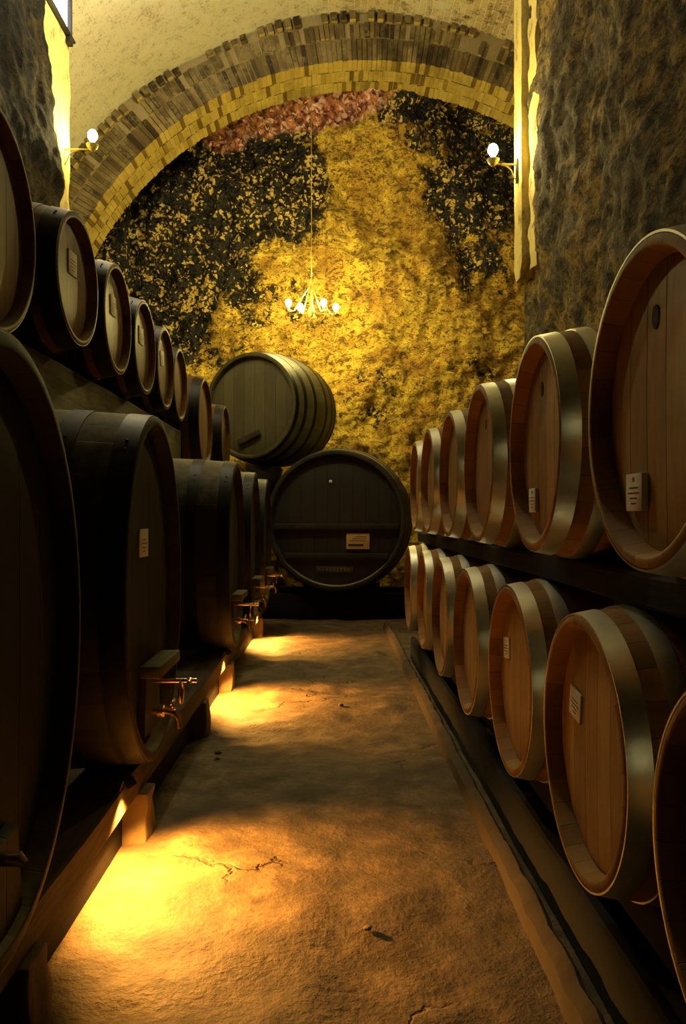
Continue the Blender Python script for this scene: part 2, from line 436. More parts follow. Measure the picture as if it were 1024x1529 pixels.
# ring of voussoirs with its soffit
def make_arch():
    bm = bmesh.new(); lay = bm.faces.layers.float.new('tone')
    uvl = None
    def P(r, a, y):
        return Vector((CX+r*cos(a), y, CZ+r*sin(a)))
    def vous(r0, r1, a0, a1, y0, y1, tone):
        vs = [bm.verts.new(P(r, a, y)) for r in (r0, r1) for a in (a0, a1) for y in (y0, y1)]
        fs = [((0, 1, 3, 2), 1), ((4, 6, 7, 5), 0), ((0, 2, 6, 4), 0), ((1, 5, 7, 3), 0), ((0, 4, 5, 1), 0), ((2, 3, 7, 6), 0)]
        for idx, mi in fs:
            f = bm.faces.new([vs[i] for i in idx]); f.material_index = mi; f[lay] = tone
    def course(r0, r1, y0, y1, w, gap, shift=0, jit=.012, skip=0):
        rm = (r0+r1)/2; n = int(pi*rm/w); da = pi/n
        for k in range(n):
            if random.random() < skip: continue
            a0 = (k+shift)*da; a1 = a0+da-gap/rm
            j = random.uniform(-jit, jit)
            vous(r0+random.uniform(-.004, .010), r1, a0, a1, y0+j, y1, random.random())
    course(RI, RI+.26, YA, YA+.22, .060, .010)
    course(RI+.272, RO-.11, YA, YA+.2, .060, .010, .5, .025, .05)
    course(RO-.10, RO+.02, YA-.05, YA+.2, .11, .04, .25, .03, .25)
    course(RI, RI+.26, YA+.232, YA+.46, .060, .008, .5, 0)
    course(RI, RI+.26, YA+.472, YB, .060, .008, 0, 0)
    # mortar core
    n = 120
    for k in range(n):
        a0, a1 = pi*k/n, pi*(k+1)/n
        for r0, r1, y0, y1 in ((RI+.010, RO+.3, YA+.02, YB-.01),):
            vs = [bm.verts.new(P(r, a, y)) for r in (r0, r1) for a in (a0, a1) for y in (y0, y1)]
            for idx in ((0, 1, 3, 2), (0, 2, 6, 4), (1, 5, 7, 3)):
                f = bm.faces.new([vs[i] for i in idx]); f.material_index = 1 if idx == (0, 1, 3, 2) else 2; f[lay] = .62
    # straight jambs below the springing
    for s in (-1, 1):
        x0, x1 = CX+s*RI, CX+s*(RO+.3)
        z = 0
        while z < CZ-.01:
            z1 = min(z+.075, CZ)
            vs = [bm.verts.new((x, y, zz)) for x in (x0, x1) for zz in (z, z1-.008) for y in (YA+random.uniform(-.01, .01), YB)]
            for idx, mi in (((0, 1, 3, 2), 1), ((0, 2, 6, 4), 0), ((2, 3, 7, 6), 0)):
                f = bm.faces.new([vs[i] for i in idx]); f.material_index = mi; f[lay] = random.random()
            z += .075
    me = bpy.data.meshes.new('trim_1'); bm.to_mesh(me); bm.free()
    o = link('trim_1', me, [M['ring_brick'], M['soffit'], M['mortar']], smooth=False)
    tag(o, 'brick arch over the end of the cellar with pale soffit', kind='structure')
make_arch()

# back rock wall
def px2wall(px, py, Y=10.75):
    return (px-494)/1195*Y, CAMZ+(770-py)/1195*Y
def blob(x, z, px, py, rx, ry):
    cx, cz = px2wall(px, py); k = 10.75/1195
    return math.exp(-(((x-cx)/(rx*k))**2+((z-cz)/(ry*k))**2))
def mould(u, v, c):
    x, _, z = c
    m = max(blob(x, z, 290, 300, 170, 150)*1.35, blob(x, z, 420, 280, 110, 110)*1.25, blob(x, z, 230, 440, 150, 110)*1.35, blob(x, z, 340, 410, 110, 80)*1.0,
            blob(x, z, 690, 300, 75, 80)*1.15, blob(x, z, 700, 380, 80, 40)*.8, blob(x, z, 640, 190, 130, 28)*1.0,
            blob(x, z, 740, 260, 50, 90)*1.05, blob(x, z, 420, 205, 90, 30), blob(x, z, 740, 330, 60, 40)*.8, blob(x, z, 330, 520, 70, 60)*.6, blob(x, z, 660, 215, 130, 40)*.75, blob(x, z, 440, 470, 60, 25)*.5, blob(x, z, 560, 590, 45, 70)*.5,
            blob(x, z, 690, 430, 90, 30)*.5, blob(x, z, 720, 560, 60, 60)*.38, blob(x, z, 600, 290, 50, 20)*.55)
    m -= .9*blob(x, z, 570, 350, 80, 55)+.9*blob(x, z, 520, 235, 42, 50)+.6*blob(x, z, 400, 395, 40, 35)+.5*blob(x, z, 330, 480, 25, 40)
    return max(-.3, m)*.95+.02
def redf(u, v, c):
    x, _, z = c
    return max(blob(x, z, 440, 170, 160, 38)*1.1, blob(x, z, 600, 150, 90, 22)*1.1, blob(x, z, 330, 205, 40, 28))
def back_fn(u, v):
    x = -4.3+u*8.8; z = -.1+v*7.5
    X487 = (487-494)/1195*10.75
    y = 10.75 - .30*fbm(x, 3, z, 6, .75) - .07*fbm(x, 8, z, 4, 4.5)
    y -= .10*sstep(X487-.02, X487+.03, x)*sstep(4.2, 4.5, z)*sstep(6.4, 6.2, z)
    cells = noise.voronoi(Vector((x*7, 0, z*7)))[0][0]
    mm = max(0, mould(0, 0, (x, 0, z)))
    y -= .09*mm*(.5-cells)
    y -= .55*sstep(6.05, 6.80, z+.3*fbm(x, 1, 1, 3, 1.3))     # overhang under the arch
    if abs(x-.6) > 3.3: y = min(y, 10.6)
    return (x, max(y, 10.12), z)
tag(grid('wall_back', 340, 280, back_fn, M['end_rock'], attrs={'mould': mould, 'red': redf}), kind='structure')

# side walls (rough rock piers that end before the arch)
YE = 7.42
def wall_fn(x0, s, extra, amp, yend=YE):
    def fn(u, v):
        L = yend+2; R = 2.4
        d = u*(L+R); z = v*7.4-.1
        if d <= L:
            y = -2+d
            n = amp*fbm(y, 5*s, z, 6, 1.0)+amp*.35*fbm(y, 9*s, z, 4, 5)
            fade = sstep(yend+.02, yend-.35, y)
            return (x0 - s*n*(.25+.75*fade) - s*extra(y, z), y, z)
        e = d-L
        n = amp*.6*fbm(e, 2*s, z, 5, 1.2)
        return (x0+s*e, yend+n*min(1, e*3), z)
    return fn
def left_extra(y, z):
    t = .15*sstep(6.84, 6.72, y)*(1-.7*sstep(5.3, 5.6, z)*sstep(6.6, 6.8, y))
    t += .13*sstep(4.40, 3.9, z+.32*sstep(6.7, 7.4, y))*(1-sstep(6.72, 6.95, y)*.0)*sstep(7.46, 7.2, y)
    return (t-.02)*sstep(3.0, 3.5, z)-.07*sstep(3.4, 2.9, z)
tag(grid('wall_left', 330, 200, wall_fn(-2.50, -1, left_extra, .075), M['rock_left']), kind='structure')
tag(grid('wall_right', 330, 200, wall_fn(1.80, 1, lambda y, z: .03*sstep(7.0, 6.8, y), .10), M['rock_right']), kind='structure')
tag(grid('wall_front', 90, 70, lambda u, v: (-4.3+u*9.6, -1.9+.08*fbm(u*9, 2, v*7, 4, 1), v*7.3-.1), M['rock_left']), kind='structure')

def strip(bm, x0, x1, y0, y1, z0, z1, rough=.012, seed=0):
    n = 60; rings = []
    for k in range(n+1):
        z = z0+(z1-z0)*k/n
        tp = 1 if k > 2 else .5+.25*k
        rr = lambda i: rough*fbm(z*3, seed+i*2.3, 0, 4, 1.5)
        xa, xb = x0, x1
        ym = (y0+y1)/2; ya = ym+(y0-ym)*tp; yb = ym+(y1-ym)*tp
        rings.append([bm.verts.new(p) for p in ((xa+rr(0), ya+rr(1), z), (xa+rr(2), ym, z), (xa+rr(3), yb+rr(4), z), (xb, yb, z), (xb, ya, z))])
    for a, b in zip(rings, rings[1:]):
        for i in range(5): bm.faces.new((a[i], a[(i+1) % 5], b[(i+1) % 5], b[i]))
    bm.faces.new(rings[0]); bm.faces.new(rings[-1][::-1])
bm = bmesh.new()
strip(bm, 1.715, 1.95, 7.17, 7.45, 3.28, 7.1, .006, 1)
strip(bm, 1.772, 1.95, 6.86, 7.11, 3.3, 7.1, .030, 5)
tag(from_bm('trim_2', bm, M['pier_plaster']), 'tall plastered pier edge lit by the right wall lamp', kind='structure')
bm = bmesh.new()
strip(bm, -2.425, -2.7, 6.76, 7.45, 2.9, 5.50, .012, 9)
tag(from_bm('trim_3', bm, M['pier_plaster']), 'plastered pier edge lit by the left wall lamp', kind='structure')

# kerb along the right rack
bm = bmesh.new(); n = 260; rings = []
for k in range(n+1):
    y = -.5+8.6*k/n
    w = lambda i, a: a*fbm(y*6, i*3.1, 0, 4, 1.4)
    x0, x1 = .535+w(0, .006), .585+w(1, .007); h = .052+w(2, .012)
    rings.append([bm.verts.new(p) for p in ((x0-.01, y, -.03), (x0, y, h*.75), (x0+.02, y, h), (x1-.015, y, h+.004), (x1, y, h*.8), (x1+.01, y, -.03))])
for a, b in zip(rings, rings[1:]):
    for i in range(6): bm.faces.new((a[i], a[(i+1) % 6], b[(i+1) % 6], b[i]))
bm.faces.new(rings[0]); bm.faces.new(rings[-1][::-1])
tag(from_bm('trim_4', bm, M['curb']), 'low worn stone kerb along the right barrel rack', kind='structure')

# high window on the left
wn = empty('window_1', (-2.425, 7.14, 5.50)); tag(wn, 'bright window high on the left wall', kind='structure')
bm = bmesh.new()
box(bm, -.06, .02, -.325, -.30, .05, .49, .005); box(bm, -.06, .02, .30, .325, .05, .49, .005)
box(bm, -.06, .02, -.325, .325, .03, .06, .005); box(bm, -.06, .02, -.325, .325, .47, .51, .005)
tag(from_bm('window_frame', bm, M['iron'], wn), kind='structure')
bm = bmesh.new(); box(bm, -.05, -.02, -.30, .30, .06, .47)
tag(from_bm('window_pane', bm, emit('daylight_pane', (.86, .86, 1), 7), wn, False), kind='structure')
bm = bmesh.new(); box(bm, -.06, .05, -.33, .33, .01, .03, .005); box(bm, .0, .05, .18, .26, -.06, .01, .006)
tag(from_bm('window_sill', bm, M['iron'], wn), kind='structure')

# ------------------------------------------------------------------ barrels
def prof(x, L, Rh, Rb):
    return Rh+(Rb-Rh)*(1-(2*x/L)**2)

def body_mesh(name, L, Rh, Rb, ay, staves, chime=.028, depth=.045):
    """axis x, centre at (0,0,Rb), face at -L/2. ay squeezes y."""
    nseg = staves*3; nl = 20
    co, faces, uvs = [], [], []
    path = []                                     # (x, r, v)
    xi = -L/2+depth
    path.append((xi, Rh-chime-.004, -.06)); path.append((-L/2+.002, Rh-chime+.006, -.03))
    path.append((-L/2, Rh-chime+.012, -.02)); path.append((-L/2+.002, Rh-.004, -.004))
    for k in range(nl+1):
        x = -L/2+.006+(L-.012)*k/nl
        path.append((x, prof(x, L, Rh, Rb), x+L/2))
    path.append((L/2-.002, Rh-.004, L)); path.append((L/2, Rh-chime+.012, L+.02)); path.append((L/2-depth, Rh-chime-.004, L+.06))
    me = bpy.data.meshes.new(name)
    for x, r, v in path:
        for s in range(nseg+1):
            a = 2*pi*s/nseg
            rr = r
            co.append((x, rr*ay*sin(a), Rb+rr*cos(a)))
    W = nseg+1
    for i in range(len(path)-1):
        for s in range(nseg):
            faces.append((i*W+s, (i+1)*W+s, (i+1)*W+s+1, i*W+s+1))
    me.from_pydata(co, [], faces)
    ul = me.uv_layers.new(name='UVMap'); data = []
    for p in me.polygons:
        for vi in p.vertices:
            data.extend(((vi % W)/3.0+.5, path[vi//W][2]))
    ul.data.foreach_set('uv', data)
    return me

def head_obj(parent, mat, L, Rh, Rb, ay, side, chime=.028, depth=.045):
    bm = bmesh.new(); R = Rh-chime
    x = side*(L/2-depth)
    rings = []
    for rr, dx in ((R, .0), (R-.012, .006), (R*.6, .008), (R*.3, .009)):
        rings.append([bm.verts.new((x+side*dx, rr*ay*sin(2*pi*k/72), Rb+rr*cos(2*pi*k/72))) for k in range(72)])
    c = bm.verts.new((x+side*.009, 0, Rb))
    for a, b in zip(rings, rings[1:]):
        for k in range(72): bm.faces.new((a[k], a[(k+1) % 72], b[(k+1) % 72], b[k]))
    for k in range(72): bm.faces.new((rings[-1][k], rings[-1][(k+1) % 72], c))
    return from_bm('head', bm, mat, parent)

def hoop_obj(parent, mat, L, Rh, Rb, ay, x0, x1, th=.0035):
    bm = bmesh.new(); n = 96; rings = []
    pts = []
    for k in range(4):
        x = x0+(x1-x0)*k/3
        pts.append((x, prof(x, L, Rh, Rb)+th))
    pts = [(x0, pts[0][1]-th-.001)]+pts+[(x1, pts[-1][1]-th-.001)]
    for x, r in pts:
        rings.append([bm.verts.new((x, r*ay*sin(2*pi*k/n), Rb+r*cos(2*pi*k/n))) for k in range(n)])
    for a, b in zip(rings, rings[1:]):
        for k in range(n): bm.faces.new((a[k], a[(k+1) % n], b[(k+1) % n], b[k]))
    # rivet where the hoop overlaps
    xm = (x0+x1)/2; r = prof(xm, L, Rh, Rb)+th
    for da in (.12, .2):
        a = .5+da
        Mx = Matrix.Translation((xm, r*ay*sin(a), Rb+r*cos(a))) @ Matrix.Rotation(-a, 4, 'X')
        lathe(bm, [(.006, -.001), (.006, .001), (.004, .0028), (0, .0033)], 8, Mx)
    return from_bm('hoop', bm, mat, parent)

def make_barrel(name, L, Rh, Rb, ay, staves, smat, hmat, hoopmat, hoops, chime=.028, depth=.045):
    root = empty(name, (0, 0, 0))
    link('stave_body', body_mesh('stave_body', L, Rh, Rb, ay, staves, chime, depth), smat, root)
    for s in (-1, 1): head_obj(root, hmat, L, Rh, Rb, ay, s, chime, depth)
    for a, b in hoops:
        hoop_obj(root, hoopmat, L, Rh, Rb, ay, -L/2+a, -L/2+b)
        hoop_obj(root, hoopmat, L, Rh, Rb, ay, L/2-b, L/2-a)
    return root

def card(root, L, Rb, dy, dz, w, h, depth=.045, th=.004, tilt=0, text=True, red=True, mat=None, mirror=1, name='label_card'):
    """a card on the front head (face at -L/2); dy to local +y"""
    x = -L/2+depth-.0095
    R = Matrix.Translation((x, dy, Rb+dz)) @ Matrix.Rotation(tilt, 4, 'X')
    bm = bmesh.new(); box(bm, -th, .001, -w/2, w/2, -h/2, h/2, .0008)
    c = from_bm(name, bm, mat or M['paper'], root); c.matrix_local = R
    tag(c, 'pale paper label')
    if text:
        bm = bmesh.new()
        for fz, fw in ((.12, .55), (-.02, .7), (-.16, .45), (-.30, .3)):
            box(bm, -th-.0006, -th+.0002, -w*fw/2, w*fw/2, h*fz-.0011, h*fz+.0011)
        from_bm('printed_lines', bm, M['ink'], c, False)
        if red:
            bm = bmesh.new(); box(bm, -th-.0006, -th+.0002, -.005, .005, h*.28, h*.40)
            from_bm('printed_mark', bm, M['red_ink'], c, False)
    return c

def stamp(root, L, Rb, dy, dz, r, depth=.045):  # thin dark oval for a cooper's stamp smudge on the head
    bm = bmesh.new()
    Mx = Matrix.Translation((-L/2+depth-.0095, dy, Rb+dz)) @ Matrix.Rotation(-pi/2, 4, 'Y')
    lathe(bm, [(0, .0012), (r*.6, .0012), (r, .0004), (r, -.001)], 14, Mx)
    for v in bm.verts: v.co.z = Rb+dz+(v.co.z-Rb-dz)*1.5
    return tag(from_bm('stamp_mark', bm, M['beam'], root), 'dark stamp smudge on the barrel head')

# --- right rack: pale oak barrels with zinc hoops
BL, BH, BB = .95, .297, .347
hoops_r = [(.003, .050), (.092, .132), (.27, .305)]
right = make_barrel('wine_barrel', BL, BH, BB, 1, 28, M['oak_stave'], M['oak_head'], M['zinc'], hoops_r)
XR = .560+BL/2
GRU, GRL = 'oak barrels on the upper right tier', 'oak barrels on the lower right tier'
upper = [1.44, 2.24, 3.07, 3.86, 4.65, 5.43]
up_lab = ['largest-looking oak barrel at the right edge, upper tier, white label low on its head',
          'second oak barrel on the upper right tier, small label low on its head',
          'third oak barrel from the front on the upper right tier, above the fourth lower one',
          'fourth oak barrel from the front on the upper right tier, narrow head in view',
          'fifth oak barrel from the front on the upper right tier, next to the last',
          'last and smallest-looking oak barrel on the upper right tier near the dark vat']
lower = [1.09, 1.80, 2.57, 3.35, 4.15, 4.98, 5.80]
lo_lab = ['oak barrel cut off by the lower right corner of the photo, in deep shade',
          'nearest whole oak barrel on the lower right tier, lit label on its head',
          'second whole oak barrel on the lower right tier, two shiny hoops in view',
          'third whole oak barrel from the front on the lower right tier',
          'fourth whole oak barrel from the front on the lower right tier',
          'fifth whole oak barrel on the lower right tier, second from its far end',
          'last oak barrel of the lower right tier at the far end of the aisle']
first = True
for tier, ys, labs, zc, grp in (('u', upper, up_lab, .20+CAMZ, GRU), ('l', lower, lo_lab, -.524+CAMZ, GRL)):
    for i, y in enumerate(ys):
        o = copy_tree(right)
        o.location = (XR+random.uniform(-.006, .006), y, zc-BB)
        o.rotation_euler = (0, 0, random.uniform(-.012, .012))
        tag(o, labs[i], 'barrel', grp)
        if tier == 'u' and i == 0: card(o, BL, BB, .095, -.155, .078, .072, th=.012); stamp(o, BL, BB, .02, .165, .015)
        if tier == 'u' and i == 1: card(o, BL, BB, .105, -.155, .075, .07, th=.008); stamp(o, BL, BB, .02, .16, .014)
        if tier == 'u' and i == 2: stamp(o, BL, BB, .0, .15, .013)
        if tier == 'l' and i == 1: card(o, BL, BB, .125, .07, .085, .072, tilt=.15, red=False); 
        if tier == 'l' and i == 2: card(o, BL, BB, .15, .075, .08, .07, tilt=-.1, red=False)
for c in list(right.children): bpy.data.objects.remove(c)
bpy.data.objects.remove(right)

# racks on the right
def beam(name, x0, x1, y0, y1, z0, z1, mat, label, cat, group=None, parent=None):
    bm = bmesh.new(); n = max(2, int((y1-y0)/.12)); rings = []
    sd = random.random()*50
    for k in range(n+1):
        y = y0+(y1-y0)*k/n
        j = lambda i: .006*fbm(y*2, sd+i*3.3, 0, 3, 1)
        e = .008
        ring = []
        for (x, z, i) in ((x0, z0+e, 0), (x0, z1-e, 1), (x0+e, z1, 2), (x1-e, z1, 3), (x1, z1-e, 4), (x1, z0+e, 5), (x1-e, z0, 6), (x0+e, z0, 7)):
            jj = j(i//2)
            ring.append(bm.verts.new((x+jj, y, z+(jj*.4 if z < z1-.001 else 0))))
        rings.append(ring)
    for a, b in zip(rings, rings[1:]):
        for i in range(8): bm.faces.new((a[i], a[(i+1) % 8], b[(i+1) % 8], b[i]))
    bm.faces.new(rings[0]); bm.faces.new(rings[-1][::-1])
    o = from_bm(name, bm, mat, parent, True, 30)
    if label: tag(o, label, cat, group)
    return o
def rack(name, xs, y0, y1, z0, z1, mat, label, legs=None, shade_front=None):
    r = empty(name, ((xs[0][0]+xs[-1][1])/2, (y0+y1)/2, z0), 0, label, 'rack')
    inv = Matrix.Translation(-r.location)
    for x0, x1 in xs:
        b = beam('rail', x0, x1, y0, y1, z0, z1, mat, None, None, parent=r); b.matrix_local = inv
    if shade_front:
        b = beam('shade_board', *shade_front, M['pitch'], None, None, parent=r); b.matrix_local = inv  # black board put in for the shade between kerb and barrels
    for (x0, x1, ya, yb, za, zb) in (legs or []):
        bm = bmesh.new(); box(bm, x0, x1, ya, yb, za, zb, .01)
        b = from_bm('support_block', bm, mat, r); b.matrix_local = inv
    return r
legs = [(x, x+.14, y-.1, y+.1, 0, .172) for x in (.69, 1.27) for y in (.9, 2.2, 3.5, 4.8, 5.9)]
rack('barrel_rack', [(.70, .82), (1.28, 1.40)], .55, 6.2, .17, .262, M['rack'], 'low black timber rack carrying the lower right barrels', legs, (.625, .66, .5, 6.25, 0, .175))
rack('barrel_rack', [(.67, .79), (1.31, 1.43)], .6, 6.15, .922, .996, M['rack'], 'black timber rails between the two right barrel tiers')

# --- left upper row
LB_H, LB_B = .285, .348
hoops_d = [(.004, .085), (.125, .20), (.31, .35)]
left = make_barrel('wine_barrel', BL, LB_H, LB_B, 1, 28, M['red_stave'], M['red_head'], M['black_iron'], hoops_d)
def big_left(Rh, Rb, L):
    return make_barrel('wine_barrel', L, Rh, Rb, 1, 32, M['red_stave'], M['red_head'], M['black_iron'], [(.004, .09), (.16, .22), (.36, .41)])
GL = 'barrels on the upper left tier'
ly = [3.585, 4.30, 5.02, 5.74, 6.46]
lx = [-1.12, -1.135, -1.155, -1.175, -1.205]
ll = ['dark-hooped barrel on the upper left tier, foremost of the five small ones',
      'second of five small dark-hooped barrels on the upper left tier, bright label on its head',
      'middle one of five small dark-hooped barrels on the upper left tier',
      'fourth of five small dark-hooped barrels on the upper left tier',
      'fifth and farthest of the small dark-hooped barrels on the upper left tier']
for i, (y, x) in enumerate(zip(ly, lx)):
    o = copy_tree(left); o.location = (x-BL/2, y, 1.05+CAMZ-LB_B); o.rotation_euler = (0, 0, pi+random.uniform(-.01, .01))
    tag(o, ll[i], 'barrel', GL)
    if i < 4: card(o, BL, LB_B, -.005, .075, .11, .105, red=False, tilt=random.uniform(-.2, .1))
for c in list(left.children): bpy.data.objects.remove(c)
bpy.data.objects.remove(left)
o = big_left(.40, .462, 1.05); o.location = (-1.155-.525, 2.755, 1.035+CAMZ-.462+.0); o.rotation_euler = (0, 0, pi)
tag(o, 'large shadowed barrel at the left edge of the photo, in front of the small ones', 'barrel', GL)
o = big_left(.40, .458, 1.0); o.location = (-1.13-.5, 7.275, 1.495); o.rotation_euler = (0, 0, pi)
tag(o, 'squat barrel standing lower beyond the small left ones, orange stave band between hoops', 'barrel', GL)
o = big_left(.335, .385, .95); o.location = (-1.06-.475, 8.13, 1.505); o.rotation_euler = (0, 0, pi)
tag(o, 'last barrel on the left tier, right against the grey upper vat', 'barrel', GL)

# --- left lower row: oval casks
CL, CH, CB, CAY = 1.35, .59, .622, .745
cask = make_barrel('oval_cask', CL, CH, CB, CAY, 34, M['cask_stave'], M['cask_head'], M['black_iron'], [(.006, .08), (.20, .27), (.42, .49)], .04, .05)
def fittings(root, dz=0, full=True):
    CB = globals()['CB']+dz
    """little door with crossbar, bolt and brass tap, on the front head"""
    x = -CL/2+.04
    bm = bmesh.new()
    vs = [(-.13, -.50), (.13, -.50), (.10, -.27), (-.10, -.27)]
    f = [bm.verts.new((x, a, CB+b)) for a, b in vs]; g = [bm.verts.new((x-.022, a*.94, CB+b+(.008 if b < -.3 else -.008))) for a, b in vs]
    for i in range(4): bm.faces.new((f[i], f[(i+1) % 4], g[(i+1) % 4], g[i]))
    bm.faces.new(f); bm.faces.new(g[::-1])
    door = from_bm('hatch_door', bm, M['cask_head'], root, False)
    if full:
        bm = bmesh.new(); box(bm, x-.085, x-.015, -.17, .17, CB-.285, CB-.245, .006)
        from_bm('crossbar', bm, M['grey_beam'], root)
    if not full:
        bm = bmesh.new(); tube(bm, [(x-.02, 0, CB-.30), (x-.06, 0, CB-.30), (x-.07, 0, CB-.31)], [.014, .014, .009], 10)
        from_bm('tap', bm, M['brass'], root)
        return
    bm = bmesh.new(); tube(bm, [(x-.02, 0, CB-.325), (x-.175, 0, CB-.325)], .009, 10)
    bolt = from_bm('bolt', bm, M['brass'], root)
    bm = bmesh.new(); tube(bm, [(x-.15, -.03, CB-.325), (x-.15, 0, CB-.325), (x-.15, .03, CB-.325)], [.005, .013, .005], 10)
    from_bm('wing_nut', bm, M['brass'], bolt)
    bm = bmesh.new()
    tube(bm, [(x-.02, 0, CB-.43), (x-.07, 0, CB-.43), (x-.095, 0, CB-.435), (x-.11, 0, CB-.455), (x-.112, 0, CB-.49)], [.012, .012, .015, .012, .010], 12)
    Mx = Matrix.Translation((x-.05, 0, CB-.43)) @ Matrix.Rotation(pi/2, 4, 'Y')
    lathe(bm, [(.012, -.01), (.021, -.01), (.021, .01), (.012, .01)], 14, Mx)
    tap = from_bm('tap', bm, M['brass'], root)
    bm = bmesh.new(); tube(bm, [(x-.09, 0, CB-.425), (x-.09, 0, CB-.40)], .006, 8)
    tube(bm, [(x-.09, -.03, CB-.398), (x-.09, .03, CB-.398)], .006, 8)
    from_bm('tap_handle', bm, M['brass'], tap)
    # ring hung on the bolt
    bm = bmesh.new()
    tube(bm, [(x-.12, .03*sin(a), CB-.365-.04*cos(a)) for a in [2*pi*k/24 for k in range(25)]], .005, 8, False)
    from_bm('pull_ring', bm, M['brass'], root)
cy = [1.50, 2.79, 5.18, 6.45, 7.66]
cl = ['nearest dark oval cask at the left edge, almost black',
      'big dark oval cask on the left with a small pale paper tag on its head',
      'dark oval cask beyond the gap in the left row, pale dusty top',
      'fourth oval cask on the left, only a sliver between its neighbours',
      'farthest oval cask of the left row, next to the big black vat']
for i, y in enumerate(cy):
    o = copy_tree(cask); o.location = (-.60-CL/2, y, .250); o.rotation_euler = (0, 0, pi)
    tag(o, cl[i], 'cask', 'oval casks on the lower left tier')
    fittings(o, -.09 if i == 0 else 0, i > 0)
    if i == 1: card(o, CL, CB, .05, .155, .12, .095, depth=.05, red=False)
def kill(o):
    for c in list(o.children): kill(c)
    bpy.data.objects.remove(o)
kill(cask)

# left timbers
lb = empty('cask_bench', (-1.2, 4.3, 0), 0, 'long dark timber bench under the left casks with stone feet', 'bench')
inv = Matrix.Translation(-lb.location)
for x0, x1 in ((-.84, -.655), (-1.85, -1.68)):
    b = beam('bench_beam', x0, x1, .3, 8.3, .165, .262, M['beam'], None, None, parent=lb); b.matrix_local = inv
bm = bmesh.new(); box(bm, -.755, -.715, .3, 8.3, -.03, .17, .004)
b = from_bm('shade_skirt', bm, M['rack'], lb); b.matrix_local = inv  # dark board added as the shadow under the bench beam
for y in (1.76, 2.82, 4.15, 5.2, 7.5):
    for x0 in (-.80, -1.84):
        bm = bmesh.new(); box(bm, x0-.02, x0+.165, y-.06, y+.06, -.03, .168, .006)
        bmesh.ops.subdivide_edges(bm, edges=bm.edges, cuts=3, use_grid_fill=True)
        for v in bm.verts: v.co += Vector((.012*fbm(v.co.y*9, v.co.z*9, x0, 3), .018*fbm(v.co.x*9, v.co.z*9, 4, 3), 0))
        b = from_bm('stone_foot', bm, M['block'], lb); b.matrix_local = inv; tag(b, 'rough pale stone foot')
r = rack('cask_rails', [(-1.47, -1.27), (-1.95, -1.80)], 3.24, 6.80, 1.49, 1.838, M['grey_beam'], 'thick dusty beams on the left casks carrying the small barrels')
r = rack('cask_rails', [(-1.47, -1.27), (-1.95, -1.80)], 1.2, 3.2, 1.49, 1.722, M['beam'], 'dark beams under the large barrel at the left edge')
r = rack('cask_rails', [(-1.40, -1.27), (-1.90, -1.78)], 6.84, 8.5, 1.49, 1.514, M['beam'], 'thin laths under the two last left barrels')

# --- back vats
vat = make_barrel('wine_vat', 1.25, .755, .815, 1, 44, M['cask_stave'], M['low_head'], M['black_iron'], [(.006, .07), (.17, .23), (.38, .43)], .05, .06)
vat.location = (.075+.05, 8.62+.62, .255); vat.rotation_euler = (0, 0, pi/2-radians(7))
tag(vat, 'huge black vat closing the aisle, tan plaque and two crossbars on its head', 'vat', 'vats at the end of the aisle')
X0 = -.625+.06
for dz in (-.065, -.385):
    bm = bmesh.new(); hw = sqrt(.70**2-dz**2)*.97
    box(bm, X0-.055, X0-.005, -hw, hw, .815+dz-.035, .815+dz+.03, .008)
    from_bm('crossbar', bm, M['cask_head'], vat)
bm = bmesh.new(); box(bm, X0-.03, X0-.005, -.125, .125, -.085, .085, .003)
pq = from_bm('plaque', bm, M['plaque'], vat); pq.location = (0, -.24, .815-.225); tag(pq, 'tan plaque with dark lettering band')
bm = bmesh.new(); box(bm, X0-.0306, X0-.0298, -.06, .105, -.055, -.03)
for k in range(3): box(bm, X0-.0306, X0-.0298, -.09, .09-.03*k, .0+.022*k, .006+.022*k)
from_bm('plaque_print', bm, M['ink'], pq, False)
bm = bmesh.new(); box(bm, X0-.02, X0-.005, -.24, .17, -.055, .03, .004)
np_ = from_bm('name_board', bm, M['beam'], vat); np_.location = (0, .05, .815-.52)
bm = bmesh.new()
for k in range(9): box(bm, X0-.0206, X0-.0198, -.20+.04*k, -.178+.04*k, -.03, .008)
from_bm('name_board_print', bm, M['grey_beam'], np_, False)
bm = bmesh.new(); lathe(bm, [(.018, -.01), (.018, .006), (.010, .016), (0, .018)], 12, Matrix.Translation((X0-.008, .06, .815+.42)) @ Matrix.Rotation(-pi/2, 4, 'Y'))
tag(from_bm('plug', bm, M['paper'], vat), 'tiny pale plug')

v2 = make_barrel('wine_vat', 1.25, .755, .815, 1, 44, M['cask_stave'], M['low_head'], M['black_iron'], [(.006, .07), (.17, .23), (.38, .43)], .05, .06)
v2.location = (-1.66, 9.46, .255); v2.rotation_euler = (0, 0, pi/2)
tag(v2, 'shadowed vat behind the far end of the left row, under the grey one', 'vat', 'vats at the end of the aisle')

v3 = make_barrel('wine_vat', 1.0, .60, .665, 1, 40, M['old_stave'], M['old_head'], M['black_iron'], [(.006, .06), (.15, .20), (.34, .39)], .045, .055)
v3.rotation_euler = (0, 0, pi/2-radians(27)); v3.location = (-.70, 9.52, 1.70)
tag(v3, 'grey-green vat lying turned on top of the black ones, wooden bar on its head', 'vat', 'vats at the end of the aisle')
bm = bmesh.new(); box(bm, -.05, 0, -.155, .155, -.035, .035, .01)
br = from_bm('hatch_bar', bm, M['beam'], v3); br.matrix_local = Matrix.Translation((-.5+.05, .02, .665-.36)) @ Matrix.Rotation(radians(-22), 4, 'X')
